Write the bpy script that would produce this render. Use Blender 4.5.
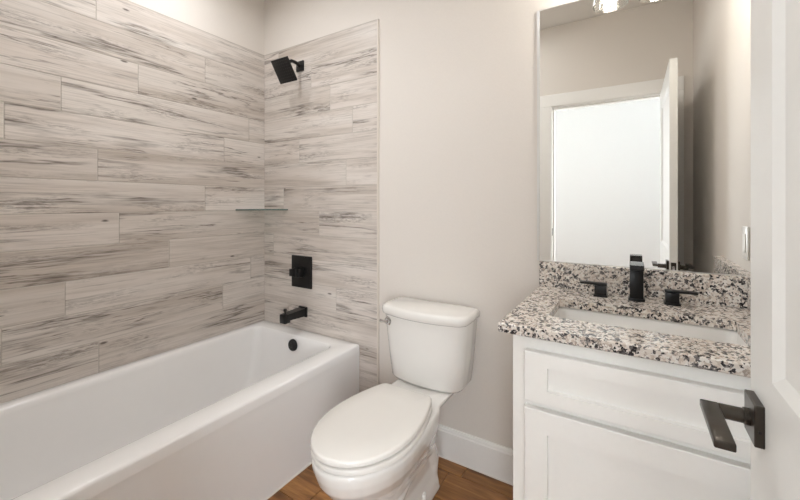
import bpy, bmesh, math, random
from mathutils import Vector, Matrix

for o in list(bpy.data.objects):
    bpy.data.objects.remove(o, do_unlink=True)
S = bpy.context.scene
COL = S.collection
R = math.radians

# ------------------------------------------------------------------ camera
cd = bpy.data.cameras.new('camera')
cam = bpy.data.objects.new('camera', cd)
COL.objects.link(cam)
cam.location = (0, 0, 1.247)
cam.rotation_euler = (R(90), 0, R(31.89))
cd.sensor_width = 36
cd.lens = 372.26 / 800 * 36
cd.shift_y = -46.1 / 800
cd.clip_start = 0.02
S.camera = cam

# ------------------------------------------------------------------ exposure, world, lamps
S.view_settings.view_transform = 'Standard'
S.view_settings.look = 'None'
S.view_settings.gamma = 1
S.view_settings.use_curve_mapping = False
S.view_settings.exposure = 0.0
W = bpy.data.worlds.new('world')
S.world = W
W.use_nodes = True
W.node_tree.nodes['Background'].inputs[0].default_value = (0.9, 0.95, 1, 1)
W.node_tree.nodes['Background'].inputs[1].default_value = 0.3


def area(name, loc, rot, sx, sy, power, col=(1, 1, 1), shape='RECTANGLE', spread=180):
    l = bpy.data.lights.new(name, 'AREA')
    l.shape = shape
    l.size = sx
    l.size_y = sy
    l.energy = power
    l.color = col
    l.spread = R(spread)
    o = bpy.data.objects.new(name, l)
    COL.objects.link(o)
    o.location = loc
    o.rotation_euler = rot
    return o


DOWN_W, FILL_PANEL_W = 4.4, 6.6      # lamp powers
area('downlight_lamp', (-1.74, 1.02, 2.665), (0, 0, 0), 0.07, 0.07, DOWN_W, (0.97, 0.99, 1.02), 'DISK', 165)
area('ceiling_fill', (-1.20, 0.62, 2.672), (0, 0, 0), 1.12, 0.54, FILL_PANEL_W, (0.965, 0.99, 1.03))  # unseen fill lamp added to brighten tub, tile and walls
FILL_PANE_LIGHT = 12.0      # brightness of the fill panes added in the hallway wall
BULB_LIGHT = 125.0


# ------------------------------------------------------------------ materials
def nt(name):
    m = bpy.data.materials.new(name)
    m.use_nodes = True
    n = m.node_tree.nodes
    return m, n, m.node_tree.links, n['Principled BSDF']


def srgb(r, g, b):
    f = lambda c: (c / 12.92 if c <= 0.04045 else ((c + 0.055) / 1.055) ** 2.4)
    return (f(r / 255), f(g / 255), f(b / 255), 1)


def plain(name, col, rough=0.5, metal=0.0, coat=0.0, bump=0.0, bscale=200, spec=0.5, var=0.03):
    m, n, l, p = nt(name)
    tc = n.new('ShaderNodeTexCoord')
    no = n.new('ShaderNodeTexNoise')
    no.inputs['Scale'].default_value = bscale
    no.inputs['Detail'].default_value = 3
    l.new(tc.outputs['Object'], no.inputs['Vector'])
    cr = n.new('ShaderNodeValToRGB')
    c = Vector(col[:3])
    cr.color_ramp.elements[0].position = 0.3
    cr.color_ramp.elements[1].position = 0.7
    cr.color_ramp.elements[0].color = (*(c * (1 - var)), 1)
    cr.color_ramp.elements[1].color = (*(c * (1 + var)), 1)
    l.new(no.outputs['Fac'], cr.inputs[0])
    l.new(cr.outputs[0], p.inputs['Base Color'])
    p.inputs['Roughness'].default_value = rough
    p.inputs['Metallic'].default_value = metal
    p.inputs['Coat Weight'].default_value = coat
    p.inputs['Coat Roughness'].default_value = 0.05
    p.inputs['Specular IOR Level'].default_value = spec
    if bump:
        b = n.new('ShaderNodeBump')
        b.inputs['Strength'].default_value = bump
        b.inputs['Distance'].default_value = 0.002
        l.new(no.outputs['Fac'], b.inputs['Height'])
        l.new(b.outputs[0], p.inputs['Normal'])
    return m


def math_node(n, l, op, a, b=None, c=None):
    x = n.new('ShaderNodeMath')
    x.operation = op
    for i, v in enumerate((a, b, c)):
        if v is None:
            continue
        if isinstance(v, (int, float)):
            x.inputs[i].default_value = v
        else:
            l.new(v, x.inputs[i])
    return x.outputs[0]


def ramp(n, l, fac, stops):
    cr = n.new('ShaderNodeValToRGB')
    e = cr.color_ramp.elements
    while len(e) < len(stops):
        e.new(0.5)
    for i, (pos, col) in enumerate(stops):
        e[i].position = pos
        e[i].color = col if len(col) == 4 else (*col, 1)
    l.new(fac, cr.inputs[0])
    return cr.outputs[0]


def mixc(n, l, fac, a, b, blend='MIX'):
    x = n.new('ShaderNodeMix')
    x.data_type = 'RGBA'
    x.blend_type = blend
    for s, v in ((x.inputs[0], fac), (x.inputs[6], a), (x.inputs[7], b)):
        if isinstance(v, (int, float)):
            s.default_value = v
        elif isinstance(v, tuple):
            s.default_value = v
        else:
            l.new(v, s)
    return x.outputs[2]


def uvnoise(n, l, uv, sx, sy, scale=1.0, detail=4, rough=0.55, dist=0.0, off=0.0):
    mp = n.new('ShaderNodeMapping')
    mp.inputs['Scale'].default_value = (sx, sy, 1)
    mp.inputs['Location'].default_value = (off, off * 1.7, off)
    l.new(uv, mp.inputs['Vector'])
    no = n.new('ShaderNodeTexNoise')
    no.inputs['Scale'].default_value = scale
    no.inputs['Detail'].default_value = detail
    no.inputs['Roughness'].default_value = rough
    no.inputs['Distortion'].default_value = dist
    l.new(mp.outputs[0], no.inputs['Vector'])
    return no.outputs['Fac']


def wood_tile():
    m, n, l, p = nt('whitewashed_wood_tile')
    uvn = n.new('ShaderNodeUVMap')
    uvn.uv_map = 'plank'
    uv = uvn.outputs[0]
    at = n.new('ShaderNodeAttribute')
    at.attribute_name = 'tone'
    tone = at.outputs['Fac']
    fine = uvnoise(n, l, uv, 4.0, 150, 1, 6, 0.7, 0.25)
    streak = uvnoise(n, l, uv, 1.3, 34, 1, 6, 0.65, 0.5, 3.1)
    wide = uvnoise(n, l, uv, 1.0, 9, 1, 3, 0.5, 0.7, 7.7)
    base = ramp(n, l, wide, [(0.30, srgb(204, 193, 183)), (0.5, srgb(219, 210, 202)), (0.7, srgb(226, 219, 212))])
    # grey brown streaks
    sfac = ramp(n, l, streak, [(0.47, (0, 0, 0)), (0.66, (1, 1, 1))])
    sfac2 = math_node(n, l, 'MULTIPLY', sfac, ramp(n, l, wide, [(0.38, (1, 1, 1)), (0.62, (0.25, 0.25, 0.25))]))
    c1 = mixc(n, l, math_node(n, l, 'MULTIPLY', sfac2, 0.44), base, srgb(158, 145, 132))
    ff = ramp(n, l, fine, [(0.46, (0, 0, 0)), (0.64, (1, 1, 1))])
    fg = ramp(n, l, uvnoise(n, l, uv, 1.8, 12, 1, 3, 0.5, 0.3, 17.0), [(0.36, (0.15, 0.15, 0.15)), (0.62, (1, 1, 1))])
    c2 = mixc(n, l, math_node(n, l, 'MULTIPLY', math_node(n, l, 'MULTIPLY', ff, fg), 0.50), c1, srgb(150, 141, 132))
    # dark cracks that run along the plank : iso line of a stretched noise
    def crack(sx, sy, iso, off, w0, w1, g0, g1):
        cr = uvnoise(n, l, uv, sx, sy, 1, 5, 0.62, 0.3, off)
        d = math_node(n, l, 'ABSOLUTE', math_node(n, l, 'SUBTRACT', cr, iso))
        line = ramp(n, l, d, [(0.0, (1, 1, 1)), (w0, (0.6, 0.6, 0.6)), (w1, (0, 0, 0))])
        gate = ramp(n, l, uvnoise(n, l, uv, 1.5, 6, 1, 4, 0.6, 0, off + 8), [(g0, (0, 0, 0)), (g1, (1, 1, 1))])
        rag = ramp(n, l, fine, [(0.3, (0.35, 0.35, 0.35)), (0.55, (1, 1, 1))])
        return math_node(n, l, 'MULTIPLY', math_node(n, l, 'MULTIPLY', line, gate), rag)
    lf = math_node(n, l, 'MAXIMUM', crack(0.55, 8.5, 0.56, 13.3, 0.010, 0.034, 0.44, 0.57), crack(0.9, 15, 0.46, 41.0, 0.008, 0.022, 0.50, 0.62))
    lf = math_node(n, l, 'MULTIPLY', lf, 0.92)
    c3 = mixc(n, l, lf, c2, srgb(86, 74, 64))
    # smoky worm-eaten patches
    patch = ramp(n, l, uvnoise(n, l, uv, 2.4, 13, 1, 3, 0.5, 0, 31.0), [(0.54, (0, 0, 0)), (0.68, (1, 1, 1))])
    spk = ramp(n, l, uvnoise(n, l, uv, 26, 150, 1, 4, 0.7, 0, 5.0), [(0.46, (0, 0, 0)), (0.58, (1, 1, 1))])
    c4 = mixc(n, l, math_node(n, l, 'MULTIPLY', math_node(n, l, 'MULTIPLY', patch, spk), 0.58), c3, srgb(112, 102, 94))
    # knots
    mp = n.new('ShaderNodeMapping')
    mp.inputs['Scale'].default_value = (4.2, 13, 1)
    l.new(uv, mp.inputs['Vector'])
    vo = n.new('ShaderNodeTexVoronoi')
    vo.inputs['Scale'].default_value = 1.0
    l.new(mp.outputs[0], vo.inputs['Vector'])
    sep = n.new('ShaderNodeSeparateColor')
    l.new(vo.outputs['Color'], sep.inputs[0])
    kn = math_node(n, l, 'ADD', vo.outputs['Distance'], math_node(n, l, 'MULTIPLY', math_node(n, l, 'SUBTRACT', streak, 0.5), 0.16))
    kf = ramp(n, l, kn, [(0.04, (1, 1, 1)), (0.085, (0, 0, 0))])
    kf = math_node(n, l, 'MULTIPLY', kf, math_node(n, l, 'GREATER_THAN', sep.outputs[0], 0.70))
    c5 = mixc(n, l, math_node(n, l, 'MULTIPLY', kf, 0.85), c4, srgb(78, 68, 60))
    # plank to plank tone
    tn = ramp(n, l, tone, [(0, (0.88, 0.87, 0.855)), (1, (1, 1, 1))])
    c6 = mixc(n, l, 1.0, c5, tn, 'MULTIPLY')
    l.new(c6, p.inputs['Base Color'])
    p.inputs['Roughness'].default_value = 0.42
    b = n.new('ShaderNodeBump')
    b.inputs['Strength'].default_value = 0.12
    b.inputs['Distance'].default_value = 0.002
    l.new(fine, b.inputs['Height'])
    l.new(b.outputs[0], p.inputs['Normal'])
    return m


def wood_floor():
    m, n, l, p = nt('oak_floor')
    uvn = n.new('ShaderNodeUVMap')
    uvn.uv_map = 'plank'
    uv = uvn.outputs[0]
    at = n.new('ShaderNodeAttribute')
    at.attribute_name = 'tone'
    fine = uvnoise(n, l, uv, 6, 130, 1, 5, 0.6, 0.3)
    wide = uvnoise(n, l, uv, 2.0, 16, 1, 4, 0.6, 1.2, 4.0)
    base = ramp(n, l, wide, [(0.3, srgb(104, 66, 34)), (0.5, srgb(168, 117, 66)), (0.72, srgb(204, 150, 88))])
    c = mixc(n, l, math_node(n, l, 'MULTIPLY', ramp(n, l, fine, [(0.4, (0, 0, 0)), (0.7, (1, 1, 1))]), 0.45), base, srgb(128, 84, 46))
    patch = ramp(n, l, uvnoise(n, l, uv, 4, 10, 1, 3, 0.5, 0.3, 9.0), [(0.55, (0, 0, 0)), (0.70, (1, 1, 1))])
    c = mixc(n, l, math_node(n, l, 'MULTIPLY', patch, 0.80), c, srgb(84, 50, 28))
    tn = ramp(n, l, at.outputs['Fac'], [(0, (0.60, 0.55, 0.50)), (1, (1.0, 1.0, 1.0))])
    c = mixc(n, l, 1.0, c, tn, 'MULTIPLY')
    l.new(c, p.inputs['Base Color'])
    p.inputs['Roughness'].default_value = 0.38
    b = n.new('ShaderNodeBump')
    b.inputs['Strength'].default_value = 0.15
    b.inputs['Distance'].default_value = 0.002
    l.new(fine, b.inputs['Height'])
    l.new(b.outputs[0], p.inputs['Normal'])
    return m


def granite():
    m, n, l, p = nt('speckled_granite')
    tc = n.new('ShaderNodeTexCoord')
    co = tc.outputs['Object']
    nz = n.new('ShaderNodeTexNoise')
    nz.inputs['Scale'].default_value = 130
    nz.inputs['Detail'].default_value = 3
    l.new(co, nz.inputs['Vector'])
    va = n.new('ShaderNodeVectorMath')
    va.operation = 'SCALE'
    va.inputs['Scale'].default_value = 0.014
    l.new(nz.outputs['Color'], va.inputs[0])
    vb = n.new('ShaderNodeVectorMath')
    vb.operation = 'ADD'
    l.new(co, vb.inputs[0])
    l.new(va.outputs[0], vb.inputs[1])

    def vor(scale):
        v = n.new('ShaderNodeTexVoronoi')
        v.inputs['Scale'].default_value = scale
        l.new(vb.outputs[0], v.inputs['Vector'])
        s = n.new('ShaderNodeSeparateColor')
        l.new(v.outputs['Color'], s.inputs[0])
        return s.outputs
    a = vor(170)
    b = vor(112)
    base = ramp(n, l, a[0], [(0.0, srgb(222, 213, 203)), (0.36, srgb(212, 201, 190)), (0.42, srgb(201, 187, 174)), (0.58, srgb(229, 224, 217)), (0.80, srgb(172, 159, 148)), (0.90, srgb(138, 131, 126))])
    base.node.color_ramp.interpolation = 'CONSTANT'
    big = n.new('ShaderNodeTexNoise')
    big.inputs['Scale'].default_value = 26
    big.inputs['Detail'].default_value = 2
    l.new(co, big.inputs['Vector'])
    thr = math_node(n, l, 'ADD', b[1], math_node(n, l, 'MULTIPLY', math_node(n, l, 'SUBTRACT', big.outputs['Fac'], 0.5), 0.9))
    dark = math_node(n, l, 'GREATER_THAN', thr, 0.815)
    c1 = mixc(n, l, dark, base, ramp(n, l, a[2], [(0.15, srgb(40, 39, 42)), (0.5, srgb(86, 83, 83)), (0.85, srgb(140, 134, 130))]))
    thr2 = math_node(n, l, 'GREATER_THAN', a[1], 0.91)
    c2 = mixc(n, l, thr2, c1, srgb(50, 48, 50))
    l.new(c2, p.inputs['Base Color'])
    p.inputs['Roughness'].default_value = 0.16
    return m


def clear_glass(name, tint, rough=0.02, edge=0.12):
    m, n, l, p = nt(name)
    n.remove(p)
    out = n['Material Output']
    tr = n.new('ShaderNodeBsdfTransparent')
    tr.inputs[0].default_value = tint
    gl = n.new('ShaderNodeBsdfGlossy')
    gl.inputs['Roughness'].default_value = rough
    lw = n.new('ShaderNodeLayerWeight')
    lw.inputs['Blend'].default_value = 0.25
    no = n.new('ShaderNodeTexNoise')
    no.inputs['Scale'].default_value = 30
    f = math_node(n, l, 'MULTIPLY', lw.outputs['Facing'], 0.7)
    f = math_node(n, l, 'ADD', f, edge)
    f = math_node(n, l, 'ADD', f, math_node(n, l, 'MULTIPLY', no.outputs['Fac'], 0.02))
    mx = n.new('ShaderNodeMixShader')
    l.new(f, mx.inputs[0])
    l.new(tr.outputs[0], mx.inputs[1])
    l.new(gl.outputs[0], mx.inputs[2])
    l.new(mx.outputs[0], out.inputs[0])
    return m


def emit(name, col, s):
    m, n, l, p = nt(name)
    p.inputs['Emission Color'].default_value = (*col, 1)
    p.inputs['Emission Strength'].default_value = s
    p.inputs['Base Color'].default_value = (0.9, 0.9, 0.9, 1)
    return m


M = {}
M['wall'] = plain('greige_paint', srgb(222, 215, 207), 0.75, bump=0.22, bscale=130, var=0.008)
M['ceil'] = plain('ceiling_paint', srgb(226, 222, 216), 0.8, bump=0.2, bscale=110, var=0.008)
M['white'] = plain('white_trim_paint', srgb(240, 238, 234), 0.38, var=0.006, bscale=60)
M['doorpaint'] = plain('white_door_paint', srgb(224, 222, 217), 0.4, var=0.006, bscale=60)
M['cab'] = plain('white_cabinet_lacquer', srgb(246, 244, 239), 0.35, var=0.006, bscale=60)
M['hall'] = plain('hall_paint', srgb(236, 237, 236), 0.8, var=0.006, bscale=60)
M['tile'] = wood_tile()
M['grout'] = plain('pale_grout', srgb(186, 178, 169), 0.8, bscale=300)
M['alu'] = plain('satin_beige_trim', srgb(214, 205, 194), 0.5)
M['floor'] = wood_floor()
M['gap'] = plain('floor_gap', srgb(60, 38, 22), 0.8)
M['acrylic'] = plain('white_acrylic', srgb(244, 242, 240), 0.16, coat=0.3, var=0.004, bscale=20)
M['china'] = plain('white_vitreous_china', srgb(234, 231, 226), 0.10, coat=0.5, var=0.004, bscale=20)
M['seat'] = plain('white_seat_plastic', srgb(231, 227, 221), 0.18, var=0.004, bscale=20)
M['caulk'] = plain('caulk', srgb(236, 230, 222), 0.6)
M['black'] = plain('matte_black_metal', srgb(24, 24, 25), 0.32, 0.3, var=0.1)
M['gloss_black'] = plain('satin_black_metal', srgb(17, 17, 18), 0.3, 0.1, var=0.1, spec=0.4)
M['polish_black'] = plain('polished_black_metal', srgb(26, 26, 27), 0.07, 0.2, var=0.05)
M['bronze'] = plain('dark_bronze', srgb(70, 65, 59), 0.28, 0.8, var=0.05)
M['chrome'] = plain('chrome', srgb(205, 205, 205), 0.08, 1.0, var=0.02)
M['rubber'] = plain('nozzle_rubber', srgb(52, 52, 52), 0.7)
M['granite'] = granite()
M['plastic'] = plain('white_plastic', srgb(240, 238, 232), 0.3)
M['mirror'] = plain('mirror_silver', (0.945, 0.95, 0.935), 0.0, 1.0, var=0.0)
M['medge'] = plain('mirror_bevel', (0.74, 0.73, 0.71), 0.32, 1.0, var=0.0)
M['glass'] = clear_glass('clear_glass', (0.93, 0.97, 0.95, 1))
M['gedge'] = plain('green_glass_edge', srgb(88, 106, 100), 0.12, coat=0.5)
M['bell'] = clear_glass('bell_glass', (0.97, 0.97, 0.96, 1), edge=0.10)
M['bulb'] = emit('lit_bulb', (1, 0.96, 0.91), BULB_LIGHT)
M['fill_glow'] = emit('fill_pane_glow', (0.93, 0.98, 1.03), FILL_PANE_LIGHT)  # glow of the added hallway fill panes
M['panel'] = emit('fill_panel_glow', (0.97, 0.99, 1), 0.6)  # glow of the added ceiling fill
M['can'] = emit('lit_lens', (1, 0.95, 0.88), 6)


# ------------------------------------------------------------------ mesh helpers
class MB:
    def __init__(self):
        self.bm = bmesh.new()

    def box(self, x0, x1, y0, y1, z0, z1, bev=0.0, seg=2, mat=None):
        b = bmesh.new()
        bmesh.ops.create_cube(b, size=1)
        for v in b.verts:
            v.co = Vector(((x0 + x1) / 2 + v.co.x * (x1 - x0), (y0 + y1) / 2 + v.co.y * (y1 - y0), (z0 + z1) / 2 + v.co.z * (z1 - z0)))
        if bev > 0:
            bmesh.ops.bevel(b, geom=list(b.edges), offset=bev, segments=seg, profile=0.5, affect='EDGES')
        if mat is not None:
            b.transform(mat)
        self.take(b)
        return self

    def take(self, b):
        me = bpy.data.meshes.new('tmp')
        b.to_mesh(me)
        b.free()
        self.bm.from_mesh(me)
        bpy.data.meshes.remove(me)

    def lathe(self, prof, seg=40, mat=None, cap=True):
        """prof: (radius, height) list, turned about Z"""
        b = bmesh.new()
        rings = []
        for r, z in prof:
            rings.append([b.verts.new((r * math.cos(2 * math.pi * k / seg), r * math.sin(2 * math.pi * k / seg), z)) for k in range(seg)])
        for a, c in zip(rings, rings[1:]):
            for k in range(seg):
                b.faces.new((a[k], a[(k + 1) % seg], c[(k + 1) % seg], c[k]))
        if cap:
            b.faces.new(rings[0][::-1])
            b.faces.new(rings[-1])
        bmesh.ops.recalc_face_normals(b, faces=b.faces)
        if mat is not None:
            b.transform(mat)
        self.take(b)
        return self

    def loft(self, rings, cap0=True, cap1=True, closed=True):
        b = bmesh.new()
        vr = [[b.verts.new(c) for c in r] for r in rings]
        k = len(vr[0])
        for a, c in zip(vr, vr[1:]):
            for i in range(k if closed else k - 1):
                b.faces.new((a[i], a[(i + 1) % k], c[(i + 1) % k], c[i]))
        if cap0:
            b.faces.new(vr[0][::-1])
        if cap1:
            b.faces.new(vr[-1])
        bmesh.ops.recalc_face_normals(b, faces=b.faces)
        self.take(b)
        return self

    def tube(self, pts, rad, seg=14):
        pts = [Vector(p) for p in pts]
        rads = rad if isinstance(rad, (list, tuple)) else [rad] * len(pts)
        rings = []
        up = Vector((0, 0, 1))
        for i, p in enumerate(pts):
            t = (pts[min(i + 1, len(pts) - 1)] - pts[max(i - 1, 0)]).normalized()
            a = t.cross(up)
            if a.length < 1e-3:
                a = t.cross(Vector((1, 0, 0)))
            a.normalize()
            c = t.cross(a).normalized()
            rings.append([p + rads[i] * (math.cos(2 * math.pi * k / seg) * a + math.sin(2 * math.pi * k / seg) * c) for k in range(seg)])
        return self.loft(rings)

    def build(self, name, mat, parent=None, smooth=None, kind=None, loc=None):
        me = bpy.data.meshes.new(name)
        bm = self.bm
        if loc is not None:
            bmesh.ops.translate(bm, verts=bm.verts, vec=-Vector(loc))
        if smooth is not None:
            for f in bm.faces:
                f.smooth = True
            for e in bm.edges:
                if len(e.link_faces) == 2:
                    e.smooth = e.calc_face_angle(0) < R(smooth)
        bm.to_mesh(me)
        bm.free()
        for mm in (mat if isinstance(mat, (list, tuple)) else [mat]):
            me.materials.append(mm)
        o = bpy.data.objects.new(name, me)
        COL.objects.link(o)
        if parent is not None:
            o.parent = parent
            o.location = -parent.location if loc is None else Vector(loc) - parent.location
        elif loc is not None:
            o.location = loc
        if kind:
            o['kind'] = kind
        return o


def sub(o, name, mb, mat, smooth=None):
    """a part of o, its mesh given in world coordinates"""
    c = mb.build(name, mat, None, smooth)
    c.parent = o
    w = Vector(o.location)
    p = o.parent
    while p:
        w += Vector(p.location)
        p = p.parent
    c.location = -w
    return c


def thing(name, loc, label, cat, group=None):
    o = bpy.data.objects.new(name, None)
    COL.objects.link(o)
    o.location = loc
    o.empty_display_size = 0.1
    o['label'] = label
    o['category'] = cat
    if group:
        o['group'] = group
    return o


def tag(o, label, cat):
    o['label'] = label
    o['category'] = cat
    return o


def struct(name, mb, mat, smooth=None, label=None):
    o = mb.build(name, mat, None, smooth, 'structure')
    if label:
        o['label'] = label
        o['category'] = name.split('_')[0]
    return o


def rrect(x0, x1, y0, y1, r, z, seg=6):
    pts = []
    for cx, cy, a0 in ((x1 - r, y1 - r, 0), (x0 + r, y1 - r, 90), (x0 + r, y0 + r, 180), (x1 - r, y0 + r, 270)):
        for k in range(seg + 1):
            a = R(a0 + 90 * k / seg)
            pts.append(Vector((cx + r * math.cos(a), cy + r * math.sin(a), z)))
    return pts


def planks(name, parent, mats, place, rows, lo, hi, row_h, gap, length, thick, joints, seed, backing):
    """rows of planks along one axis; place(u, v, h) maps along / down / out to the world"""
    rng = random.Random(seed)
    bm = bmesh.new()
    uvl = bm.loops.layers.uv.new('plank')
    tl = bm.loops.layers.float.new('tone') if False else bm.faces.layers.float.new('tone')
    for r in range(rows):
        v0, v1 = r * row_h, (r + 1) * row_h
        js = joints.get(r)
        j0 = js if js is not None else lo + rng.random() * length
        while j0 > lo:
            j0 -= length
        a = j0
        while a < hi:
            u0, u1 = max(a, lo), min(a + length, hi)
            a += length
            if u1 - u0 < 0.004:
                continue
            tone = rng.random()
            ou, ov = rng.random() * 40, rng.random() * 40
            g = gap / 2
            e = min(0.0012, g)
            x0, x1, y0, y1 = u0 + g, u1 - g, v0 + g, v1 - g
            outer = [(x0, y0), (x1, y0), (x1, y1), (x0, y1)]
            inner = [(x0 + e, y0 + e), (x1 - e, y0 + e), (x1 - e, y1 - e), (x0 + e, y1 - e)]
            vb = [bm.verts.new(place(u, v, 0)) for u, v in outer]
            vm = [bm.verts.new(place(u, v, thick - e)) for u, v in outer]
            vt = [bm.verts.new(place(u, v, thick)) for u, v in inner]
            fs = [(vt, inner)]
            for k in range(4):
                k2 = (k + 1) % 4
                fs.append(([vb[k], vb[k2], vm[k2], vm[k]], [outer[k], outer[k2], outer[k2], outer[k]]))
                fs.append(([vm[k], vm[k2], vt[k2], vt[k]], [outer[k], outer[k2], inner[k2], inner[k]]))
            for vs, uvs in fs:
                f = bm.faces.new(vs)
                f[tl] = tone
                for lp, (u, v) in zip(f.loops, uvs):
                    lp[uvl].uv = (u + ou, v + ov)
    bb = [bm.verts.new(place(u, v, thick - backing)) for u, v in ((lo, 0), (hi, 0), (hi, rows * row_h), (lo, rows * row_h))]
    f = bm.faces.new(bb)
    f.material_index = 1
    bmesh.ops.recalc_face_normals(bm, faces=bm.faces)
    me = bpy.data.meshes.new(name)
    bm.to_mesh(me)
    bm.free()
    for mm in mats:
        me.materials.append(mm)
    o = bpy.data.objects.new(name, me)
    COL.objects.link(o)
    o.parent = parent
    return o


# ------------------------------------------------------------------ the room shell
XL, XR, YB, YF, HC = -2.142, 0.362, 1.68, 0.085, 2.70
XT = -2.130            # face of the tile on the left wall
YT = 1.669             # face of the tile on the back wall
DX0, DX1, DH = -0.557, 0.213, 2.04     # door opening
T = 0.12

wl = struct('wall_left', MB().box(XL - T, XL, YF - T, YB + T, 0, HC + 0.1), M['wall'], label='greige left wall above wood-look tile beside tub')
wb = struct('wall_back', MB().box(XL, XR, YB, YB + T, 0, HC + 0.1), M['wall'], label='greige back wall behind toilet and mirror')
wr = struct('wall_right', MB().box(XR, XR + T, YF - T, YB + T, 0, HC + 0.1), M['wall'], label='greige right wall seen in the mirror')
mf = MB()
mf.box(XL, DX0 - 0.02, YF - T, YF, 0, HC + 0.1)
mf.box(DX1 + 0.02, XR, YF - T, YF, 0, HC + 0.1)
mf.box(DX0 - 0.02, DX1 + 0.02, YF - T, YF, DH + 0.02, HC + 0.1)
wf = struct('wall_front', mf, M['wall'], label='greige wall around the doorway seen in the mirror')
ce = struct('ceiling', MB().box(XL, XR, YF, YB, HC, HC + 0.1), M['ceil'], label='pale ceiling reflected in the mirror top')

fl = struct('floor', MB().box(XL, XR, YF - T, YB, -0.05, -0.012), M['gap'], label='brown oak plank floor')
fx0, fy0 = XL, YB
frow = 0.165
fp = planks('floor_boards', fl, [M['floor'], M['gap']], lambda u, v, h: (u, fy0 - 0.088 + frow - v if False else fy0 + 0.077 - v, h - 0.012),
            11, XL, XR, frow, 0.0025, 1.15, 0.012, {0: -0.66, 1: -0.72, 2: -0.30, 3: -1.15, 4: -0.5}, 5, 0.006)

# tile on the left wall
LROW = 0.1507
ZT = 2.259
PL = 0.946
lj = {0: 0.733, 1: 1.261, 2: 0.909, 3: 0.606, 4: 0.43, 5: 0.739, 6: 1.261, 7: 0.826, 8: 1.059, 9: 0.62, 10: 0.422, 11: 0.743}
planks('wall_tile', wl, [M['tile'], M['grout']], lambda u, v, h: (XL + h, u, ZT - v),
       15, YF, YB, LROW, 0.0032, PL, XT - XL, {k: v * 0.9935 for k, v in lj.items()}, 11, 0.0014)
bj = {2: -1.542, 3: -1.368, 4: -1.806, 5: -1.417, 6: -1.95, 7: -1.632, 8: -2.05, 9: -1.75, 10: -1.494, 11: -1.9, 0: -2.0, 1: -1.7}
XTR = -1.178
planks('wall_tile', wb, [M['tile'], M['grout']], lambda u, v, h: (u, YB - h, ZT - v),
       15, XT, XTR - 0.008, LROW, 0.0032, PL, YB - YT, {k: v * 0.9935 for k, v in bj.items()}, 23, 0.0014)
et = MB().box(XTR - 0.010, XTR, YT - 0.001, YB, 0, ZT, 0.001, 1)
sub(wb, 'edge_trim', et, M['alu'])
et = MB().box(XT, XTR, YT + 0.001, YB, ZT, ZT + 0.003)
sub(wb, 'grout_edge', et, M['grout'])
et = MB().box(XL, XT - 0.001, YF, YB, ZT, ZT + 0.003)
sub(wl, 'grout_edge', et, M['grout'])


def baseboard(name, x0, x1, y0, y1, axis, label):
    """flat board with a small stepped and bevelled top"""
    m = MB()
    prof = [(0, 0), (0.015, 0), (0.015, 0.128), (0.012, 0.133), (0.012, 0.141), (0.008, 0.150), (0, 0.150)]
    rings = []
    if axis == 'x':
        for x in (x0, x1):
            rings.append([Vector((x, y0 - d, z)) for d, z in prof])
    elif axis == 'y':
        for y in (y0, y1):
            rings.append([Vector((x0 - d, y, z)) for d, z in prof])
    else:
        for x in (x0, x1):
            rings.append([Vector((x, y0 + d, z)) for d, z in prof])
    m.loft(rings)
    return struct(name, m, M['white'], label=label)


bbk = baseboard('baseboard_back', XTR, -0.299, YB, YB, 'x', 'white baseboard along the back wall behind toilet')
cm = MB().box(XTR, -0.299, YB - 0.018, YB - 0.015, 0, 0.004)
sub(bbk, 'caulk_line', cm, M['caulk'])
baseboard('baseboard_right', XR, XR, YF, 1.10, 'y', 'white baseboard behind the open door')
baseboard('baseboard_front', -1.30, DX0 - 0.10, YF, YF, 'f', 'white baseboard beside the doorway')

# door frame: jambs, stops and casings
j = MB()
for x0, x1 in ((DX0 - 0.02, DX0), (DX1, DX1 + 0.02)):
    j.box(x0, x1, YF - T, YF, 0, DH)
j.box(DX0 - 0.02, DX1 + 0.02, YF - T, YF, DH, DH + 0.02)
j.box(DX0, DX0 + 0.011, YF - T + 0.03, YF - 0.042, 0, DH)
j.box(DX1 - 0.011, DX1, YF - T + 0.03, YF - 0.042, 0, DH)
j.box(DX0, DX1, YF - T + 0.03, YF - 0.042, DH - 0.011, DH)
tr1 = struct('trim_1', j, M['white'], label='white door jamb of the doorway seen in the mirror')
sk = MB().box(DX0 - 0.001, DX0 + 0.0015, YF - 0.032, YF - 0.006, 0.985, 1.045)
sub(tr1, 'strike_plate', sk, M['bronze'])
c = MB()
CW, CT = 0.092, 0.013
for y0, y1 in ((YF, YF + CT), (YF - T - CT, YF - T)):
    c.box(DX0 - CW - 0.005, DX0 - 0.005, y0, y1, 0, DH + 0.005, 0.002, 1)
    c.box(DX1 + 0.005, DX1 + CW + 0.005, y0, y1, 0, DH + 0.005, 0.002, 1)
    c.box(DX0 - CW - 0.005, DX1 + CW + 0.005, y0, y1, DH + 0.005, DH + CW + 0.01, 0.002, 1)
struct('trim_2', c, M['white'], label='white door casing seen in the mirror')

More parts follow.
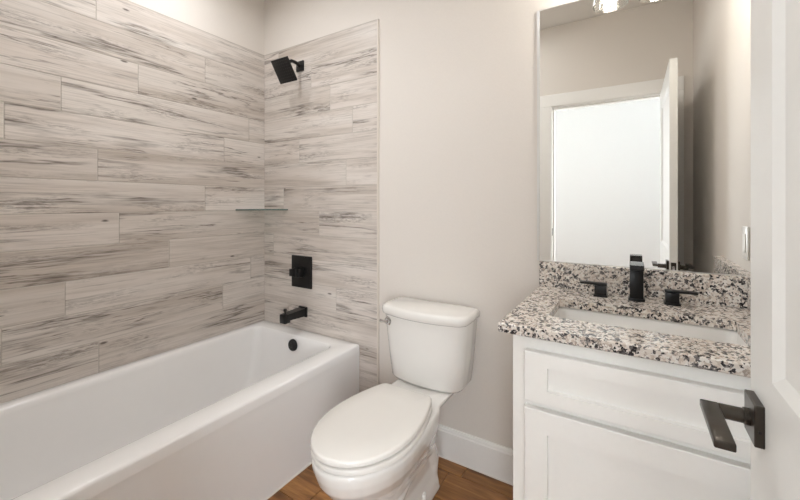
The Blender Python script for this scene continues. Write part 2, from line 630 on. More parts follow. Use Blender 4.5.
# hallway beyond the doorway
HX0, HX1, HY0 = -2.4, 2.2, -1.75
h = MB()
WZ0, WZ1 = 0.55, 2.35
FILL_WIN = ((-1.75, -0.95), (0.36, 1.95))  # openings for the added fill panes, clear of the mirror's view
xs = [HX0, FILL_WIN[0][0], FILL_WIN[0][1], FILL_WIN[1][0], FILL_WIN[1][1], HX1]
for k in (0, 2, 4):
    h.box(xs[k], xs[k + 1], HY0 - 0.1, HY0, 0, HC)
for x0, x1 in FILL_WIN:
    h.box(x0, x1, HY0 - 0.1, HY0, 0, WZ0)
    h.box(x0, x1, HY0 - 0.1, HY0, WZ1, HC)
struct('wall_hallway', h, M['hall'], label='white hallway wall beyond the doorway, seen in the mirror')
h = MB().box(HX0 - 0.1, HX0, HY0, YF - T, 0, HC)
struct('wall_hallway_left', h, M['hall'], label='white end wall of the hallway, left of the doorway')
h = MB().box(HX1, HX1 + 0.1, HY0, YF - T, 0, HC)
struct('wall_hallway_right', h, M['hall'], label='white end wall of the hallway, right of the doorway')
struct('ceiling_hallway', MB().box(HX0, HX1, HY0, YF - T, HC, HC + 0.1), M['hall'], label='white hallway ceiling')
struct('floor_hallway', MB().box(HX0, HX1, HY0, YF - T, -0.05, 0), M['floor'], label='oak hallway floor')


for k, (x0, x1) in enumerate(FILL_WIN):  # unseen glowing panes added as fill light through the doorway
    f = MB()
    for a, b2_, c0, c1 in ((x0, x0 + 0.05, WZ0, WZ1), (x1 - 0.05, x1, WZ0, WZ1), (x0 + 0.05, x1 - 0.05, WZ0, WZ0 + 0.05), (x0 + 0.05, x1 - 0.05, WZ1 - 0.05, WZ1)):
        f.box(a, b2_, HY0 - 0.075, HY0 - 0.03, c0, c1, 0.003, 1)
    wn = struct('fill_window_%d' % (k + 1), f, M['white'], label=('added unseen hallway fill light left of the doorway axis', 'added unseen hallway fill light right of the doorway axis')[k])
    sub(wn, 'pane', MB().box(x0 + 0.045, x1 - 0.045, HY0 - 0.056, HY0 - 0.050, WZ0 + 0.045, WZ1 - 0.045), M['fill_glow'])


# ------------------------------------------------------------------ open room door
def door_slab():
    x0, x1 = 0.174, 0.210
    y0, y1 = YF + 0.004, 0.863
    z0, z1 = 0.012, 2.032
    st, tr, lr, br = 0.115, 0.115, 0.21, 0.24
    lock_top = 0.985
    m = MB()
    rec, bw = 0.010, 0.016
    ys = [y0, y0 + st, y1 - st, y1]
    zs = [z0, z0 + br, lock_top - lr, lock_top, z1 - tr, z1]
    b = bmesh.new()
    for side, x, s in ((0, x0, 1), (1, x1, -1)):
        g = {}
        for i, y in enumerate(ys):
            for k, z in enumerate(zs):
                g[i, k] = b.verts.new((x, y, z))
        for i in range(3):
            for k in range(5):
                q = [g[i, k], g[i + 1, k], g[i + 1, k + 1], g[i, k + 1]]
                if i == 1 and k in (1, 3):
                    # bevelled sticking down to a flat recessed panel
                    inn = [b.verts.new((x + s * rec, y, z)) for y, z in ((ys[1] + bw, zs[k] + bw), (ys[2] - bw, zs[k] + bw), (ys[2] - bw, zs[k + 1] - bw), (ys[1] + bw, zs[k + 1] - bw))]
                    for t in range(4):
                        b.faces.new((q[t], q[(t + 1) % 4], inn[(t + 1) % 4], inn[t]))
                    b.faces.new(inn)
                else:
                    b.faces.new(q)
        if side == 0:
            g0 = g
    ring = [(0, k) for k in range(6)] + [(i, 5) for i in range(1, 4)] + [(3, k) for k in range(4, -1, -1)] + [(i, 0) for i in range(2, 0, -1)]
    for a, c2 in zip(ring, ring[1:] + ring[:1]):
        b.faces.new((g0[a], g0[c2], g[c2], g[a]))
    bmesh.ops.recalc_face_normals(b, faces=b.faces)
    m.take(b)
    return m


door = struct('door_1', door_slab(), M['doorpaint'], label='open white panelled door with dark lever handle at the right edge')


def lever_set(s):
    """s = -1 on the side facing the tub, +1 on the side facing the right wall"""
    xf = 0.174 if s < 0 else 0.210
    yc, zc = 0.811, 0.902
    X = lambda d: xf + s * d
    b2 = lambda a, c3: (min(a, c3), max(a, c3))
    ro = MB().box(*b2(X(0), X(0.0125)), yc - 0.031, yc + 0.031, zc - 0.0325, zc + 0.0325, 0.0015, 2)
    lv = sub(door, 'door_lever', MB().box(*b2(X(0.049), X(0.074)), yc - 0.121, yc + 0.0125, zc - 0.004, zc + 0.008, 0.0022, 3), M['bronze'], 40)
    sub(lv, 'rosette', ro, M['bronze'])
    nk = MB().lathe([(0.0135, 0.012), (0.0135, 0.019), (0.0115, 0.020), (0.0115, 0.05)], 24,
                    Matrix.Translation((xf, yc, zc)) @ Matrix.Rotation(R(90) * s, 4, 'Y'))
    sub(lv, 'neck', nk, M['bronze'], 40)
    pin = MB().box(*b2(X(0.004), X(0.008)), yc - 0.0316, yc - 0.030, zc - 0.010, zc - 0.006)
    sub(lv, 'set_screw', pin, M['black'])
    return lv


lever_set(-1)
lever_set(1)
lp = MB().box(0.180, 0.204, 0.8625, 0.8642, 0.870, 0.930)
la = sub(door, 'latch_plate', lp, M['bronze'])
lb = MB().box(0.186, 0.198, 0.864, 0.873, 0.890, 0.910, 0.002, 1)
sub(la, 'latch_bolt', lb, M['chrome'])
for zc in (0.25, 1.05, 1.82):
    hg = MB().lathe([(0.006, -0.045), (0.006, 0.045)], 16, Matrix.Translation((0.216, YF + 0.021, zc)))
    sub(door, 'hinge', hg, M['bronze'], 40)


# ------------------------------------------------------------------ bathtub
def bathtub():
    ox0, ox1, oy0, oy1, zt = XT + 0.001, -1.305, YF + 0.002, YT - 0.001, 0.456
    ix0, ix1, iy0, iy1 = -2.063, -1.416, 0.20, 1.568
    t = thing('bathtub', (-1.72, 0.88, 0), 'white alcove bathtub with flat front apron along the tiled left wall', 'bathtub')
    seg = 8
    m = MB()
    rings = []
    # outer skirt of the deck, up over the edge, across the deck, down into the basin
    def o(d, z, r):
        return rrect(ox0 + d, ox1 - d, oy0 + d, oy1 - d, r, z, seg)

    def i(d, z, r, de=0):
        return rrect(ix0 + d, ix1 - d, iy0 + d + de * 1.4, iy1 - d - de, r, z, seg)
    rings += [o(0.0, zt - 0.045, 0.006), o(0.0, zt - 0.012, 0.006), o(0.0025, zt - 0.004, 0.008), o(0.009, zt, 0.012)]
    rings += [i(-0.010, zt, 0.052), i(-0.004, zt - 0.002, 0.048), i(0.001, zt - 0.008, 0.045), i(0.003, zt - 0.03, 0.045)]
    rings += [i(0.012, 0.30, 0.055, 0.012), i(0.026, 0.16, 0.07, 0.035), i(0.036, 0.11, 0.085, 0.05), i(0.06, 0.082, 0.10, 0.07), i(0.10, 0.072, 0.12, 0.09), i(0.20, 0.07, 0.06, 0.1)]
    m.loft(rings, cap0=False)
    sub(t, 'basin', m, M['acrylic'], 60)
    a = MB()
    # apron: flat front that flares out a touch under the deck
    prof = [(ox1 - 0.004, 0.0), (ox1 - 0.004, zt - 0.075), (ox1 - 0.0005, zt - 0.045), (ox1 - 0.02, zt - 0.045), (ox1 - 0.03, 0.0)]
    a.loft([[Vector((x, y, z)) for x, z in prof] for y in (oy0, oy1)])
    ap = sub(t, 'apron', a, M['acrylic'], 30)
    ck = MB().box(ox1 - 0.004, ox1 + 0.002, oy0, oy1, 0.0, 0.006, 0.001, 1)
    sub(ap, 'caulk_line', ck, M['caulk'])
    # round black overflow cover on the end wall
    ov = MB().lathe([(0.0, 0.014), (0.012, 0.0145), (0.013, 0.0125), (0.031, 0.012), (0.034, 0.008), (0.035, 0.0)], 36,
                    Matrix.Translation((-1.722, 1.5565, 0.402)) @ Matrix.Rotation(R(86), 4, 'X'), cap=False)
    sub(t, 'overflow_cover', ov, M['black'], 40)
    dr = MB().lathe([(0.0, 0.006), (0.02, 0.006), (0.034, 0.003), (0.036, 0.0)], 32, Matrix.Translation((-1.75, 1.36, 0.0705)), cap=False)
    sub(t, 'drain', dr, M['black'], 40)
    return t


bathtub()


# ------------------------------------------------------------------ shower fittings on the tiled back wall
def shower():
    fx, fz = -1.779, 2.117
    t = thing('overhead_shower', (fx, YT, fz), 'square matte black shower head on short arm high on the tiled back wall', 'shower head')
    sub(t, 'flange', MB().box(fx - 0.032, fx + 0.032, YT - 0.010, YT, fz - 0.032, fz + 0.032, 0.003, 2), M['black'], 40)
    pts = [(fx, YT - 0.005, fz), (fx, YT - 0.04, fz + 0.012), (fx, YT - 0.075, fz + 0.012), (fx, YT - 0.098, fz - 0.004), (fx, YT - 0.112, fz - 0.030), (fx, YT - 0.122, fz - 0.052)]
    sub(t, 'arm', MB().tube(pts, 0.0105, 16), M['black'], 60)
    nrm = Vector((0, -0.845, -0.535)).normalized()
    xx = Vector((1, 0, 0))
    yy = nrm.cross(xx).normalized()
    cen = Vector((fx, YT - 0.133, fz - 0.066))
    mt = Matrix.Translation(cen) @ Matrix(((xx.x, yy.x, nrm.x), (xx.y, yy.y, nrm.y), (xx.z, yy.z, nrm.z))).to_4x4()
    hs = 0.071
    hd = sub(t, 'head', MB().box(-hs, hs, -hs, hs, -0.006, 0.006, 0.0025, 2, mt), M['black'], 40)
    sub(t, 'swivel_joint', MB().lathe([(0.012, -0.034), (0.017, -0.026), (0.019, -0.014), (0.022, -0.006)], 20, mt), M['black'], 60)
    nz = MB()
    for i in range(8):
        for k in range(8):
            b = bmesh.new()
            bmesh.ops.create_cone(b, cap_ends=True, segments=6, radius1=0.0026, radius2=0.0016, depth=0.003,
                                  matrix=mt @ Matrix.Translation((-0.056 + 0.016 * i, -0.056 + 0.016 * k, 0.0072)))
            nz.take(b)
    nb = sub(hd, 'nozzles', nz, M['rubber'])


shower()


def valve():
    cx, cz = -1.764, 0.820
    t = thing('shower_valve', (cx, YT, cz), 'square matte black shower valve with small lever above the tub spout', 'shower valve')
    sub(t, 'plate', MB().box(cx - 0.088, cx + 0.088, YT - 0.011, YT, cz - 0.100, cz + 0.100, 0.004, 3), M['black'], 40)
    hb = sub(t, 'handle_hub', MB().box(cx - 0.028, cx + 0.028, YT - 0.055, YT - 0.008, cz - 0.028, cz + 0.028, 0.003, 2), M['black'], 40)
    sub(t, 'lever', MB().box(cx - 0.048, cx + 0.012, YT - 0.066, YT - 0.050, cz - 0.022, cz + 0.022, 0.003, 2), M['black'], 40)


valve()


def spout():
    cx, cz = -1.752, 0.572
    t = thing('tub_spout', (cx, YT, cz), 'square matte black tub spout with diverter knob, over the tub rim', 'tub spout')
    m = MB()
    # tapering rectangular body
    secs = [(0.0, 0.033, 0.030, 0.0), (0.012, 0.033, 0.030, 0.0), (0.014, 0.028, 0.024, 0.0), (0.10, 0.026, 0.021, 0.0), (0.150, 0.025, 0.019, 0.0)]
    rings = []
    for d, hw, hh, dz in secs:
        rings.append([Vector((cx + sx * hw, YT - d, cz + dz + sz * hh)) for sx, sz in ((-1, -1), (1, -1), (1, 1), (-1, 1))])
    m.loft(rings)
    m.box(cx - 0.025, cx + 0.025, YT - 0.170, YT - 0.128, cz - 0.034, cz + 0.019, 0.004, 2)
    sub(t, 'body', m, M['black'], 40)
    sub(t, 'diverter_knob', MB().lathe([(0.006, 0.0), (0.006, 0.016), (0.010, 0.017), (0.010, 0.030), (0.008, 0.032)], 20, Matrix.Translation((cx, YT - 0.148, cz + 0.018))), M['black'], 40)


spout()


def glass_shelf():
    z0, z1 = 1.2055, 1.2135
    t = thing('corner_shelf', (XT, YT, z0), 'clear triangular glass corner shelf on the tiled walls above the tub', 'shelf')
    b = bmesh.new()
    out = [(XT + 0.0005, YT - 0.0005), (XT + 0.0005, YT - 0.218), (XT + 0.010, YT - 0.224), (XT + 0.242, YT - 0.010), (XT + 0.236, YT - 0.0005)]
    lo = [b.verts.new((x, y, z0)) for x, y in out]
    hi = [b.verts.new((x, y, z1)) for x, y in out]
    b.faces.new(lo[::-1])
    b.faces.new(hi)
    for i in range(5):
        f = b.faces.new((lo[i], lo[(i + 1) % 5], hi[(i + 1) % 5], hi[i]))
        f.material_index = 1
    bmesh.ops.recalc_face_normals(b, faces=b.faces)
    m = MB()
    m.take(b)
    sub(t, 'glass_pane', m, [M['glass'], M['gedge']])


glass_shelf()


# ------------------------------------------------------------------ toilet
TX = -0.809
def toilet():
    t = thing('toilet', (TX, 1.25, 0), 'white two-piece elongated toilet with closed lid between tub and vanity', 'toilet')
    NS = 48

    PROF = [(0.0, 0.60), (0.012, 0.655), (0.05, 0.72), (0.12, 0.79), (0.22, 0.88), (0.34, 0.955), (0.46, 0.995), (0.54, 1.0), (0.64, 0.975), (0.74, 0.90), (0.83, 0.775), (0.90, 0.62), (0.95, 0.45), (0.983, 0.265), (0.997, 0.11)]

    def egg(hw, yb, yf, z, wb=0.62, dx=0):
        """closed outline: straight back at yb, widest past the middle, round front at yf; wb = back width share"""
        def w(sv, f):
            # wider backs blend the rear part of the profile towards a straight side
            k = max(0.0, (wb - 0.62) / 0.38)
            return f + (1 - f) * k * (1 if sv < 0.5 else 0)
        side = [(w(sv, f) * hw, yb + (yf - yb) * sv) for sv, f in PROF]
        pts = [Vector((TX + x, y, z)) for x, y in side]
        pts.append(Vector((TX, yf, z)))
        pts += [Vector((TX - x, y, z)) for x, y in side[::-1]]
        return pts

    # bowl and pedestal, one casting
    m = MB()
    R_ = []
    for hw, yb, yf, z, wb in ((0.098, 1.475, 1.06, 0.0, 0.98), (0.100, 1.477, 1.055, 0.012, 0.98), (0.096, 1.472, 1.06, 0.05, 0.98), (0.090, 1.46, 1.065, 0.085, 0.96),
                              (0.086, 1.445, 1.05, 0.13, 0.93), (0.094, 1.435, 1.01, 0.18, 0.88), (0.116, 1.43, 0.955, 0.235, 0.84), (0.144, 1.415, 0.905, 0.29, 0.80),
                              (0.164, 1.405, 0.872, 0.335, 0.78), (0.173, 1.40, 0.858, 0.372, 0.76), (0.176, 1.40, 0.853, 0.398, 0.76), (0.174, 1.398, 0.855, 0.409, 0.76), (0.166, 1.39, 0.865, 0.413, 0.76)):
        R_.append(egg(hw, yb, yf, z, wb=wb))
    m.loft(R_)
    # deck under the tank
    D_ = []
    for z, hw, y0, y1 in ((0.25, 0.060, 1.34, 1.43), (0.31, 0.070, 1.33, 1.47), (0.352, 0.084, 1.32, 1.56), (0.376, 0.108, 1.32, 1.625), (0.392, 0.130, 1.32, 1.64), (0.411, 0.138, 1.32, 1.642), (0.4165, 0.132, 1.33, 1.635)):
        D_.append(rrect(TX - hw, TX + hw, y0, y1, 0.03, z, 5))
    m.loft(D_)
    # trapway relief on both sides
    for s in (-1, 1):
        pts = [(TX + s * 0.046, 1.10, 0.06), (TX + s * 0.054, 1.14, 0.13), (TX + s * 0.060, 1.22, 0.205), (TX + s * 0.064, 1.31, 0.245), (TX + s * 0.062, 1.40, 0.22), (TX + s * 0.058, 1.45, 0.14), (TX + s * 0.054, 1.46, 0.05)]
        m.tube(pts, [0.02, 0.036, 0.042, 0.045, 0.045, 0.042, 0.034], 16)
    bo = sub(t, 'bowl', m, M['china'], 180)
    rm = bo.modifiers.new('fuse', 'REMESH')
    rm.mode = 'VOXEL'
    rm.voxel_size = 0.004
    rm.use_smooth_shade = True
    sm = bo.modifiers.new('glaze', 'SMOOTH')
    sm.factor = 0.5
    sm.iterations = 14
    for s in (-1, 1):
        bc = MB().lathe([(0.016, 0.0), (0.016, 0.012), (0.012, 0.026), (0.005, 0.030)], 20, Matrix.Translation((TX + s * 0.088, 1.335, 0.045)))
        sub(t, 'bolt_cap', bc, M['seat'], 60)
    # seat and lid
    def slab(hw, yb, yf, z0, z1, e, wb, dome=0.0):
        q = MB()
        rr = [egg(hw - e, yb - e, yf + e, z0, wb=wb), egg(hw, yb, yf, z0 + e * 0.6, wb=wb), egg(hw, yb, yf, z1 - e, wb=wb), egg(hw - e * 0.35, yb - e * 0.35, yf + e * 0.35, z1 - e * 0.3, wb=wb), egg(hw - e, yb - e, yf + e, z1, wb=wb)]
        if dome:
            rr.append(egg(hw * 0.6, yb - 0.1, yf + 0.12, z1 + dome, wb=wb))
        q.loft(rr)
        return q
    sub(t, 'seat', slab(0.178, 1.358, 0.856, 0.415, 0.434, 0.006, 0.64), M['seat'], 50)
    sub(t, 'lid', slab(0.175, 1.362, 0.853, 0.439, 0.461, 0.008, 0.63, 0.002), M['seat'], 50)
    for s in (-1, 1):
        hb = MB().box(TX + s * 0.075 - 0.024, TX + s * 0.075 + 0.024, 1.358, 1.392, 0.411, 0.436, 0.008, 3)
        sub(t, 'hinge_cover', hb, M['seat'], 50)

    # tank: bowed front, tapering down
    def tank_ring(hw, yb, yf, bow, z, rc=0.035):
        pts = []
        n1 = 14
        pts.append(Vector((TX + hw - 0.008, yb, z)))
        pts.append(Vector((TX - hw + 0.008, yb, z)))
        pts.append(Vector((TX - hw, yb - 0.008, z)))
        pts.append(Vector((TX - hw, (yb + yf) / 2, z)))
        def fy(x):
            return yf - bow * (1 - (x / hw) ** 2)
        # left front corner
        for k in range(6):
            a = k / 5 * math.pi / 2
            x = -hw + rc * (1 - math.sin(a))
            y = fy(-hw + rc) + rc * (1 - math.sin(math.pi / 2 - math.acos(min(1, math.cos(a))))) if False else fy(-hw + rc) + rc * (1 - math.sin(a)) * 0 + rc * math.cos(a) * 1.0
            x = -hw + rc - rc * math.cos(a) if False else -hw + rc * (1 - math.sin(math.pi / 2 - (math.pi / 2 - a)))
            pts.append(Vector((TX + (-hw + rc - rc * math.cos(a)), fy(-hw + rc) + rc - rc * math.sin(a), z)))
        for k in range(1, n1):
            x = -hw + rc + (2 * hw - 2 * rc) * k / n1
            pts.append(Vector((TX + x, fy(x), z)))
        for k in range(6):
            a = math.pi / 2 - k / 5 * math.pi / 2
            pts.append(Vector((TX + hw - rc + rc * math.cos(a), fy(hw - rc) + rc - rc * math.sin(a), z)))
        pts.append(Vector((TX + hw, (yb + yf) / 2, z)))
        pts.append(Vector((TX + hw, yb - 0.008, z)))
        return pts
    k = MB()
    tk = lambda hw, yb, yf, bow, z: tank_ring(hw, yb, yf, bow, z, 0.055)
    k.loft([tk(0.1540, 1.630, 1.525, 0.030, 0.416), tk(0.1720, 1.636, 1.507, 0.034, 0.421), tk(0.1810, 1.638, 1.499, 0.036, 0.436), tk(0.1950, 1.640, 1.492, 0.038, 0.56), tk(0.2100, 1.642, 1.484, 0.040, 0.727)])
    sub(t, 'tank', k, M['china'], 45)
    k = MB()
    k.loft([tk(0.2110, 1.644, 1.480, 0.040, 0.723), tk(0.2180, 1.648, 1.472, 0.042, 0.731), tk(0.2205, 1.65, 1.469, 0.042, 0.742), tk(0.2195, 1.649, 1.470, 0.042, 0.756), tk(0.2140, 1.645, 1.475, 0.042, 0.764), tk(0.2040, 1.638, 1.484, 0.042, 0.768)])
    sub(t, 'tank_lid', k, M['china'], 50)
    # chrome trip lever on the upper left of the tank front
    lx, lz = TX - 0.170, 0.694
    es = MB().lathe([(0.021, 0.0), (0.021, 0.007), (0.016, 0.011), (0.012, 0.024)], 24, Matrix.Translation((lx, 1.478, lz)) @ Matrix.Rotation(R(90), 4, 'X'))
    fl_ = sub(t, 'flush_lever', es, M['chrome'], 40)
    fl_['label'] = 'chrome flush lever on the tank front'
    hm = MB().tube([(lx + 0.006, 1.455, lz), (lx - 0.015, 1.453, lz - 0.001), (lx - 0.036, 1.455, lz - 0.002)], [0.0075, 0.006, 0.008], 12)
    sub(fl_, 'lever_arm', hm, M['chrome'], 60)


toilet()


# ------------------------------------------------------------------ vanity
VX0, VX1, VY, VZ = -0.298, XR - 0.001, 1.115, 0.869
def shaker(m, x0, x1, yf, z0, z1, st=0.062, th=0.019, rec=0.010):
    """overlay front with a flat recessed centre panel; yf = its outer face"""
    b = bmesh.new()
    e = 0.0022
    outer_b = [(x0, z0), (x1, z0), (x1, z1), (x0, z1)]
    outer = [(x0 + e, z0 + e), (x1 - e, z0 + e), (x1 - e, z1 - e), (x0 + e, z1 - e)]
    sh = st * 0.62 if (z1 - z0) < 0.2 else st
    inn = [(x0 + st, z0 + sh), (x1 - st, z0 + sh), (x1 - st, z1 - sh), (x0 + st, z1 - sh)]
    i2 = [(x0 + st + 0.002, z0 + sh + 0.002), (x1 - st - 0.002, z0 + sh + 0.002), (x1 - st - 0.002, z1 - sh - 0.002), (x0 + st + 0.002, z1 - sh - 0.002)]
    L = [[b.verts.new((x, y, z)) for x, z in q] for q, y in ((outer_b, yf + th), (outer_b, yf + e), (outer, yf), (inn, yf), (i2, yf + rec))]
    for a, c2 in zip(L, L[1:]):
        for k in range(4):
            b.faces.new((a[k], a[(k + 1) % 4], c2[(k + 1) % 4], c2[k]))
    b.faces.new(L[-1])
    b.faces.new(L[0][::-1])
    bmesh.ops.recalc_face_normals(b, faces=b.faces)
    m.take(b)
    return m


def vanity():
    t = thing('vanity_cabinet', (0.03, 1.39, 0), 'white shaker vanity cabinet under the granite countertop', 'cabinet')
    m = MB()
    m.box(VX0, VX0 + 0.018, VY, YB - 0.001, 0.0, VZ)                 # side
    m.box(VX1 - 0.018, VX1, VY, YB - 0.001, 0.0, VZ)
    m.box(VX0 - 0.0005, VX0 + 0.055, VY - 0.0005, VY + 0.02, 0.09, VZ - 0.0005)                # face frame
    m.box(VX1 - 0.055, VX1 - 0.0005, VY - 0.0005, VY + 0.02, 0.09, VZ - 0.0005)
    m.box(VX0 + 0.05, VX1 - 0.05, VY, VY + 0.0195, 0.805, VZ - 0.001)
    m.box(VX0 + 0.05, VX1 - 0.05, VY, VY + 0.0195, 0.655, 0.705)
    m.box(VX0 + 0.05, VX1 - 0.05, VY, VY + 0.0195, 0.09, 0.135)
    m.box(VX0 + 0.002, VX1 - 0.002, YB - 0.012, YB - 0.001, 0.09, VZ)    # back
    m.box(VX0 + 0.002, VX1 - 0.002, VY + 0.01, YB - 0.004, 0.09, 0.108)   # bottom
    m.box(VX0 + 0.002, VX1 - 0.002, VY + 0.07, VY + 0.085, 0, 0.10)       # toe kick
    sub(t, 'carcass', m, M['cab'])
    x0, x1 = -0.261, VX1 - 0.037
    sub(t, 'drawer_front', shaker(MB(), x0, x1, VY - 0.025, 0.688, 0.829, th=0.0245), M['cab'])
    sub(t, 'door', shaker(MB(), x0, x1, VY - 0.025, 0.115, 0.668, th=0.0245), M['cab'])


vanity()

# worktop with the sink cut out
CX0, CY0, CZ0, CZ1 = -0.334, 1.083, 0.870, 0.899
SX0, SX1, SY0, SY1 = -0.222, 0.262, 1.224, 1.470


def worktop():
    t = thing('countertop', (0.02, 1.38, CZ0), 'speckled granite countertop with sink cutout on the white vanity', 'countertop')
    x1, y1 = XR - 0.001, YB - 0.001
    out = lambda d, z: [Vector(v) for v in ((x1, y1, z), (CX0 + d, y1, z), (CX0 + d, CY0 + d, z), (x1, CY0 + d, z))]
    # build ring by ring, the outline resampled to the count of the hole outline
    hole = rrect(SX0, SX1, SY0, SY1, 0.018, 0, 5)

    def samp(d, z):
        res = []
        bx0, bx1, by0, by1 = CX0 + d, x1, CY0 + d, y1
        cx, cy = (SX0 + SX1) / 2, (SY0 + SY1) / 2
        q = len(hole) // 4
        corners = [(bx1, by1), (bx0, by1), (bx0, by0), (bx1, by0)]
        for i in range(4):
            c0 = corners[i]
            for k in range(q):
                res.append(Vector((c0[0], c0[1], z)))
        # spread the coincident points a little along the edges
        return res
    b = bmesh.new()
    q = len(hole) // 4
    e = 0.003
    def ring(coords):
        return [b.verts.new(v) for v in coords]
    rt_hole = ring([Vector((v.x, v.y, CZ1)) for v in hole])
    rb_hole = ring([Vector((v.x, v.y, CZ0)) for v in hole])
    C_ = {}
    for key, d, z in (('t', e, CZ1), ('s', 0, CZ1 - e), ('u', 0, CZ0 + e), ('b', e, CZ0)):
        C_[key] = ring(out(d, z))
    for hr, key in ((rt_hole, 't'), (rb_hole, 'b')):
        cs = C_[key]
        for i in range(4):
            seg = hr[i * q:(i + 1) * q]
            for a, c2 in zip(seg, seg[1:]):
                b.faces.new((a, c2, cs[i]))
            nx = hr[((i + 1) * q) % len(hr)]
            b.faces.new((seg[-1], nx, cs[(i + 1) % 4], cs[i]))
    n_ = len(hole)
    for k in range(n_):
        b.faces.new((rt_hole[k], rt_hole[(k + 1) % n_], rb_hole[(k + 1) % n_], rb_hole[k]))
    for a, c2 in (('t', 's'), ('s', 'u'), ('u', 'b')):
        for i in range(4):
            b.faces.new((C_[a][i], C_[a][(i + 1) % 4], C_[c2][(i + 1) % 4], C_[c2][i]))
    bmesh.ops.recalc_face_normals(b, faces=b.faces)
    m = MB()
    m.take(b)
    sub(t, 'slab', m, M['granite'])
    bs = MB().box(CX0, x1, YB - 0.021, YB - 0.001, CZ1, 1.003, 0.0015, 1).build('backsplash', M['granite'], loc=(0.014, YB - 0.011, CZ1))
    tag(bs, 'long speckled granite backsplash below the wall mirror', 'backsplash')
    bs = MB().box(XR - 0.036, XR - 0.001, CY0 + 0.004, YB - 0.022, CZ1, 1.003, 0.0015, 1).build('backsplash', M['granite'], loc=(XR - 0.018, 1.37, CZ1))
    tag(bs, 'short speckled granite side splash on the right wall, seen in the mirror', 'backsplash')


worktop()


def sink():
    t = thing('sink', (0.02, 1.347, 0.74), 'white rectangular undermount sink set in the granite countertop', 'sink')
    g = 0.006
    m = MB()
    x0, x1, y0, y1 = SX0 - g, SX1 + g, SY0 - g, SY1 + g
    f = lambda d, z, r: rrect(x0 + d, x1 - d, y0 + d, y1 - d, r, z, 6)
    m.loft([f(-0.018, 0.868, 0.02), f(0, 0.868, 0.022), f(0.004, 0.862, 0.024), f(0.012, 0.80, 0.03), f(0.022, 0.755, 0.04), f(0.045, 0.735, 0.05), f(0.09, 0.728, 0.03)], cap0=False)
    sub(t, 'bowl', m, M['china'], 50)
    m = MB()
    m.loft([f(-0.018, 0.867, 0.02), f(-0.012, 0.80, 0.03), f(0.01, 0.74, 0.04), f(0.08, 0.715, 0.03)], cap0=False)
    sub(t, 'outer_shell', m, M['china'], 50)
    dr = MB().lathe([(0.0, 0.003), (0.016, 0.004), (0.02, 0.0015), (0.022, 0.0)], 28, Matrix.Translation((0.02, 1.365, 0.7285)), cap=False)
    sub(t, 'drain', dr, M['black'], 40)


sink()


def faucet():
    cx, cy, z = 0.015, 1.595, CZ1
    t = thing('faucet', (cx, cy, z), 'matte black widespread faucet with square spout and two lever handles behind the sink', 'faucet')
    m = MB()
    m.box(cx - 0.0255, cx + 0.0255, cy - 0.0255, cy + 0.0255, z, z + 0.010, 0.002, 2)
    m.box(cx - 0.021, cx + 0.021, cy - 0.021, cy + 0.021, z + 0.008, z + 0.108, 0.002, 2)
    sub(t, 'spout_post', m, M['gloss_black'], 40)
    m = MB()
    rings = []
    for d, zt, zb in ((0.024, 0.098, 0.092), (-0.012, 0.141, 0.110), (-0.03, 0.141, 0.114), (-0.082, 0.139, 0.118), (-0.095, 0.138, 0.121)):
        rings.append([Vector((cx + sx * 0.021, cy + d, z + zz)) for sx, zz in ((-1, zb), (1, zb), (1, zt), (-1, zt))])
    m.loft(rings)
    sub(t, 'spout', m, M['polish_black'], 30)
    for s, hx in ((-1, cx - 0.114), (1, cx + 0.104)):
        h_ = MB()
        h_.box(hx - 0.0235, hx + 0.0235, cy - 0.0235, cy + 0.0235, z, z + 0.008, 0.002, 2)
        h_.box(hx - 0.0195, hx + 0.0195, cy - 0.0195, cy + 0.0195, z + 0.006, z + 0.042, 0.002, 2)
        hh = sub(t, 'handle', h_, M['gloss_black'], 40)
        a, c2 = sorted((hx - s * 0.0215, hx + s * 0.070))
        sub(hh, 'lever', MB().box(a, c2, cy - 0.014, cy + 0.014, z + 0.042, z + 0.050, 0.002, 2), M['gloss_black'], 40)


faucet()


# ------------------------------------------------------------------ mirror
def mirror():
    x0, x1, z0, z1 = -0.346, XR - 0.004, 1.0035, 2.078
    y0, y1 = YB - 0.007, YB - 0.001
    bw = 0.012
    t = thing('wall_mirror', (0.02, YB, z0), 'large frameless wall mirror standing on the granite backsplash', 'mirror')
    b = bmesh.new()
    q = lambda d, y: [b.verts.new((x, y, z)) for x, z in ((x0 + d, z0 + (0 if d == 0 else 0.003)), (x1 - d, z0 + (0 if d == 0 else 0.003)), (x1 - d, z1 - d * 0.35), (x0 + d, z1 - d * 0.35))]
    A, B_, F = q(0, y1), q(0, y0 + 0.0002), q(bw, y0)
    for a, c2 in ((A, B_), (B_, F)):
        for k in range(4):
            f = b.faces.new((a[k], a[(k + 1) % 4], c2[(k + 1) % 4], c2[k]))
            f.material_index = 1
    b.faces.new(F)
    b.faces.new(A[::-1]).material_index = 1
    bmesh.ops.recalc_face_normals(b, faces=b.faces)
    m = MB()
    m.take(b)
    sub(t, 'mirror_glass', m, [M['mirror'], M['medge']])


mirror()


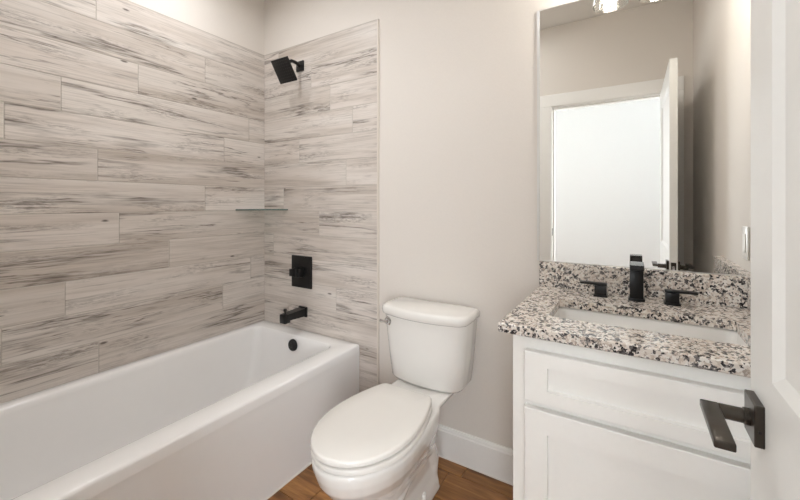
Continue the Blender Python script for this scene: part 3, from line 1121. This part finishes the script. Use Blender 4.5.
# ------------------------------------------------------------------ vanity light above the mirror
def vanity_light():
    zc = 2.285
    t = thing('vanity_light', (0.002, YB, zc), 'two-bulb vanity light with clear bell glass shades above the mirror', 'light fixture')
    sub(t, 'back_plate', MB().box(-0.122, 0.162, YB - 0.022, YB - 0.001, zc - 0.055, zc + 0.055, 0.004, 2), M['black'], 40)
    for x in (-0.076, 0.087):
        y = YB - 0.125
        sub(t, 'arm', MB().tube([(x, YB - 0.02, zc), (x, y + 0.03, zc), (x, y + 0.006, zc - 0.004), (x, y, zc - 0.03)], 0.008, 14), M['black'], 60)
        sub(t, 'socket', MB().lathe([(0.012, 0.0), (0.020, -0.006), (0.021, -0.055), (0.019, -0.06)], 24, Matrix.Translation((x, y, zc - 0.02))), M['black'], 40)
        prof = [(0.022, -0.050), (0.030, -0.058), (0.042, -0.080), (0.052, -0.115), (0.060, -0.155), (0.066, -0.190), (0.0655, -0.191), (0.058, -0.155), (0.050, -0.115), (0.040, -0.080), (0.028, -0.060), (0.022, -0.053)]
        sub(t, 'glass_shade', MB().lathe(prof, 40, Matrix.Translation((x, y, zc - 0.014)), cap=False), M['bell'], 60)
        bl = MB().lathe([(0.004, -0.155), (0.018, -0.150), (0.027, -0.138), (0.030, -0.122), (0.026, -0.102), (0.016, -0.082), (0.012, -0.070), (0.012, -0.055)], 28, Matrix.Translation((x, y, zc - 0.02)))
        sub(t, 'bulb', bl, M['bulb'], 60)


vanity_light()


# ------------------------------------------------------------------ small fittings
def outlet():
    yc, zc = 1.505, 1.103
    t = thing('wall_switch', (XR, yc, zc), 'white rocker switch plate on the right wall, seen at the mirror edge', 'switch')
    sub(t, 'plate', MB().box(XR - 0.007, XR - 0.0005, yc - 0.037, yc + 0.037, zc - 0.060, zc + 0.060, 0.002, 2), M['plastic'], 40)
    sub(t, 'rocker', MB().box(XR - 0.010, XR - 0.006, yc - 0.017, yc + 0.017, zc - 0.034, zc + 0.034, 0.001, 1), M['plastic'], 40)


outlet()


def can_light(x, y, r, label):
    t = thing('ceiling_light', (x, y, HC), label, 'ceiling light')
    sub(t, 'trim_ring', MB().lathe([(r * 1.0, -0.001), (r * 1.30, -0.001), (r * 1.32, -0.004), (r * 1.02, -0.010), (r, -0.008)], 40, Matrix.Translation((x, y, HC)), cap=False), M['white'], 40)
    sub(t, 'lens', MB().lathe([(r * 1.01, -0.002), (r * 1.01, -0.004)], 40, Matrix.Translation((x, y, HC))), M['can'])


can_light(-1.74, 1.02, 0.06, 'small round ceiling downlight above the bathtub')
t = thing('fill_panel', (-1.20, 0.62, HC), 'flat white rectangular ceiling fill light added out of view', 'ceiling light')  # made-up fixture around the added ceiling fill lamp
pm = MB()
for a, b2_, c0, c1 in ((-1.80, -1.78, 0.32, 0.92), (-0.64, -0.62, 0.32, 0.92), (-1.78, -0.64, 0.32, 0.34), (-1.78, -0.64, 0.90, 0.92)):
    pm.box(a, b2_, c0, c1, HC - 0.030, HC - 0.0005, 0.002, 1)
sub(t, 'frame', pm, M['white'])
sub(t, 'fill_diffuser', MB().box(-1.781, -0.639, 0.339, 0.901, HC - 0.026, HC - 0.020), M['panel'])
